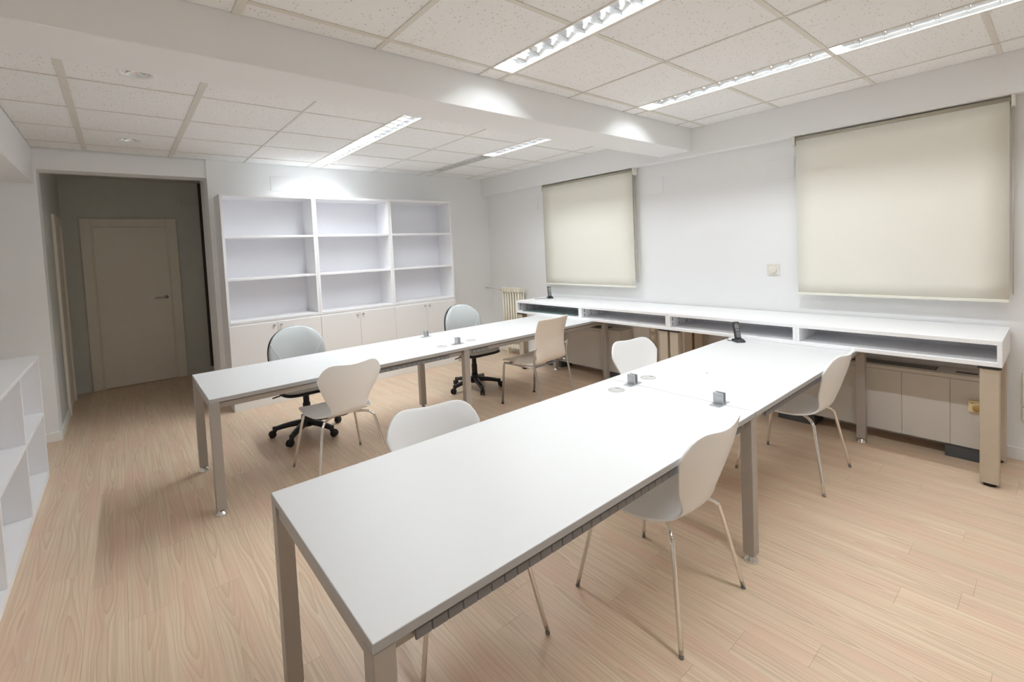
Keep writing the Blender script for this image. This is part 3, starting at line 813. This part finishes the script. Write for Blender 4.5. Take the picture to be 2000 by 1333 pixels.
# ------------------------------------------------------------------ office swivel chairs
def pad(fn_out, nu, nv):
    return MB().grid(fn_out, nu, nv)
def make_office(loc, rz, base_off, label):
    e = empty('office_chair', loc, rz); tag(e, label, 'office chair', 'grey swivel office chairs')
    # base
    b0 = MB().lathe([(.055, .075), (.058, .085), (.050, .125), (.036, .150), (.036, .17)], n=24).build('hub', 'black', e)
    for k in range(5):
        a = R(base_off)+k*2*PI/5 - rz
        def arm(u, v, a=a):
            t = u; r = .04+.235*t
            hw = .032-.010*t; th = .025-.006*t
            zc = .108-.006*t-.028*t*t
            ang = 2*PI*v
            lx = hw*math.copysign(abs(math.cos(ang))**.6, math.cos(ang)); lz = th*math.copysign(abs(math.sin(ang))**.6, math.sin(ang))
            return (r*math.cos(a)-lx*math.sin(a), r*math.sin(a)+lx*math.cos(a), zc+lz)
        m = MB().grid(arm, 10, 12)
        er = .275
        m.lathe([(0, .045), (.017, .047), (.019, .060), (.019, .092), (.012, .096), (0, .096)], n=14, at=(er*math.cos(a), er*math.sin(a), 0))
        ao = m.build('base_arm', 'black', e)
        ca = a+.6*math.sin(3*k+1)
        cx, cy = (er+.005)*math.cos(a), (er+.005)*math.sin(a)
        tx, ty = -math.sin(ca), math.cos(ca)
        w = MB()
        rot = Matrix.Rotation(ca+PI/2, 4, 'Z') @ Matrix.Rotation(PI/2, 4, 'Y')
        for s in (-1, 1):
            w.lathe([(0, -.010), (.024, -.010), (.0295, -.005), (.030, .005), (.024, .010), (0, .010)], n=18, at=(cx+tx*s*.014+.016*math.cos(ca), cy+ty*s*.014+.016*math.sin(ca), .030), rot=rot)
        w.lathe([(.010, .024), (.012, .052), (0, .056)], n=10, at=(cx, cy, 0))
        w.build('caster', 'rubber', ao)
    MB().lathe([(.032, .15), (.032, .28), (.026, .285), (.026, .40), (.045, .405), (.045, .425), (0, .425)], n=20).build('gas_lift', 'black', e)
    # seat
    def seat(zb, th, grow, dome):
        def f(u, v):
            ang = 2*PI*u
            ce, se = math.cos(ang), math.sin(ang)
            q = .42
            X = .245*math.copysign(abs(ce)**q, ce); Y = .235*math.copysign(abs(se)**q, se)
            if Y < 0: X *= .94
            # v runs from the underside centre over the rim to the top centre
            if v < .3: r = v/.3*.93; z = zb
            elif v < .7:
                t = (v-.3)/.4; r = .93+.07*math.sin(t*PI); z = zb+th*t
            else:
                t = (v-.7)/.3; r = .93*(1-t); z = zb+th+dome*math.sin(t*PI/2)
            r *= grow
            front = max(0, Y/.235)
            return (X*r, Y*r+.02, z-.018*front*front*r)
        return f
    MB().grid(seat(.425, .022, 1.0, 0), 40, 20).build('seat_pan', 'black', e)
    sp = MB().grid(seat(.448, .048, .975, .012), 40, 20).build('seat_cushion', 'fabric', e)
    # backrest: egg outline, curved
    H0, H1 = .50, .945
    def outline(t):      # half width at height fraction
        wv = .205+.045*math.sin(min(1, t/.45)*PI/2) if t < .45 else .25*math.sqrt(max(0, 1-((t-.45)/.55)**2.6))
        if t < .12: wv *= .72+.28*math.sqrt(max(0, 1-((.12-t)/.12)**2))
        return wv
    def back_fn(off, shrink, bulge):
        def f(u, v):
            s = 2*u-1; t = max(1e-4, min(1-1e-4, v))
            zc = H0+(H1-H0)*(.5+(t-.5)*shrink)
            x = s*outline(t)*shrink
            edge = max(0, 1-max(abs(s)**6, ((t-.45)/.55)**6 if t > .45 else ((.45-t)/.45)**8))
            lean = -.235-.045*t+.05*math.sin(t*PI)*.5
            y = lean + .055*(x/.25)**2 + off + bulge*edge
            return (x, y, zc)
        return f
    bk = MB().grid(back_fn(-.012, .985, -.012), 24, 30).build('back_shell', 'black', e)
    md = bk.modifiers.new('thickness', 'SOLIDIFY'); md.thickness = .016; md.offset = 0
    cu = MB().grid(back_fn(.012, .978, .020), 24, 30).build('back_cushion', 'fabric', e)
    md = cu.modifiers.new('thickness', 'SOLIDIFY'); md.thickness = .026; md.offset = 0
    F = back_fn(.012, .978, .020)
    for s in (-1, 1):
        pts = []
        for i in range(15):
            q = i/14
            t = .74-.56*q; u = .5+s*(.5*(1-.44*math.sin(q*PI/2)))
            p = Vector(F(u, t)); pts.append((p.x, p.y+.0135, p.z))
        MB().tube(pts, .0032, n=6).build('seam', 'seam', cu)
    MB().prism([(-.20, .412), (-.27, .430), (-.285, .50), (-.285, .66), (-.268, .66), (-.266, .50), (-.255, .446), (-.20, .432)], -.03, .03, 'X').build('back_support', 'black', e)
    MB().tube([(.04, .06, .415), (.20, .06, .41), (.285, .05, .395)], .006, n=8).build('lever', 'black', e)
    return e
make_office((1.205, 4.40, 0), R(180), 10, 'grey office chair with black star base near the hall end of the back desks')
make_office((3.03, 4.36, 0), R(180), 35, 'grey office chair with black star base near the radiator')

# ------------------------------------------------------------------ cordless phones
def phone(loc, rz, label, cord):
    e = empty('cordless_phone', loc, rz); tag(e, label, 'phone', 'black cordless phones')
    MB().prism([(-.040, 0), (.040, 0), (.044, .010), (.036, .022), (.012, .026), (-.020, .020), (-.044, .010)], -.036, .036, 'X', bev=.004).build('charging_cradle', 'phone', e)
    tilt = Matrix.Translation((0, .004, .014)) @ Matrix.Rotation(R(-16), 4, 'X')
    def T(m, name, mat, par):
        o = m.build(name, mat, par); o.data.transform(tilt); return o
    m = MB(); m.box(-.024, .024, -.012, .012, 0, .148, bev=.006, seg=3)
    hs = T(m, 'handset', 'phone', e)
    T(bx(-.018, .018, -.0135, -.012, .090, .128, bev=.0006), 'display', 'screen', hs)
    T(bx(-.010, .010, -.0135, -.012, .134, .140), 'earpiece', 'key', hs)
    T(bx(-.015, .015, -.0135, -.012, .072, .086, bev=.0006), 'navigation_key', 'key', hs)
    for i in range(4):
        for j in range(3):
            T(bx(-.0165+j*.0115, -.0065+j*.0115, -.0137, -.012, .020+i*.0125, .0285+i*.0125), 'key', 'key', hs)
    MB().tube(catmull(cord, 24), .0022, n=6).build('cord', 'rubber', e)
    return e
phone((3.795, 1.705, TZ+.0005), R(-35), 'black cordless phone standing in its cradle on the desk',
      [(-.035, .03, .006), (-.055, .055, .004), (-.045, .085, .018), (-.06, .10, .012), (-.075, .11, .002)])
phone((4.33, 4.40, .9005), R(-32), 'black cordless phone standing in its cradle on the far low shelf',
      [(-.038, .01, .006), (-.08, -.005, .003), (-.12, .02, .003), (-.15, -.005, .003), (-.20, .03, .003)])
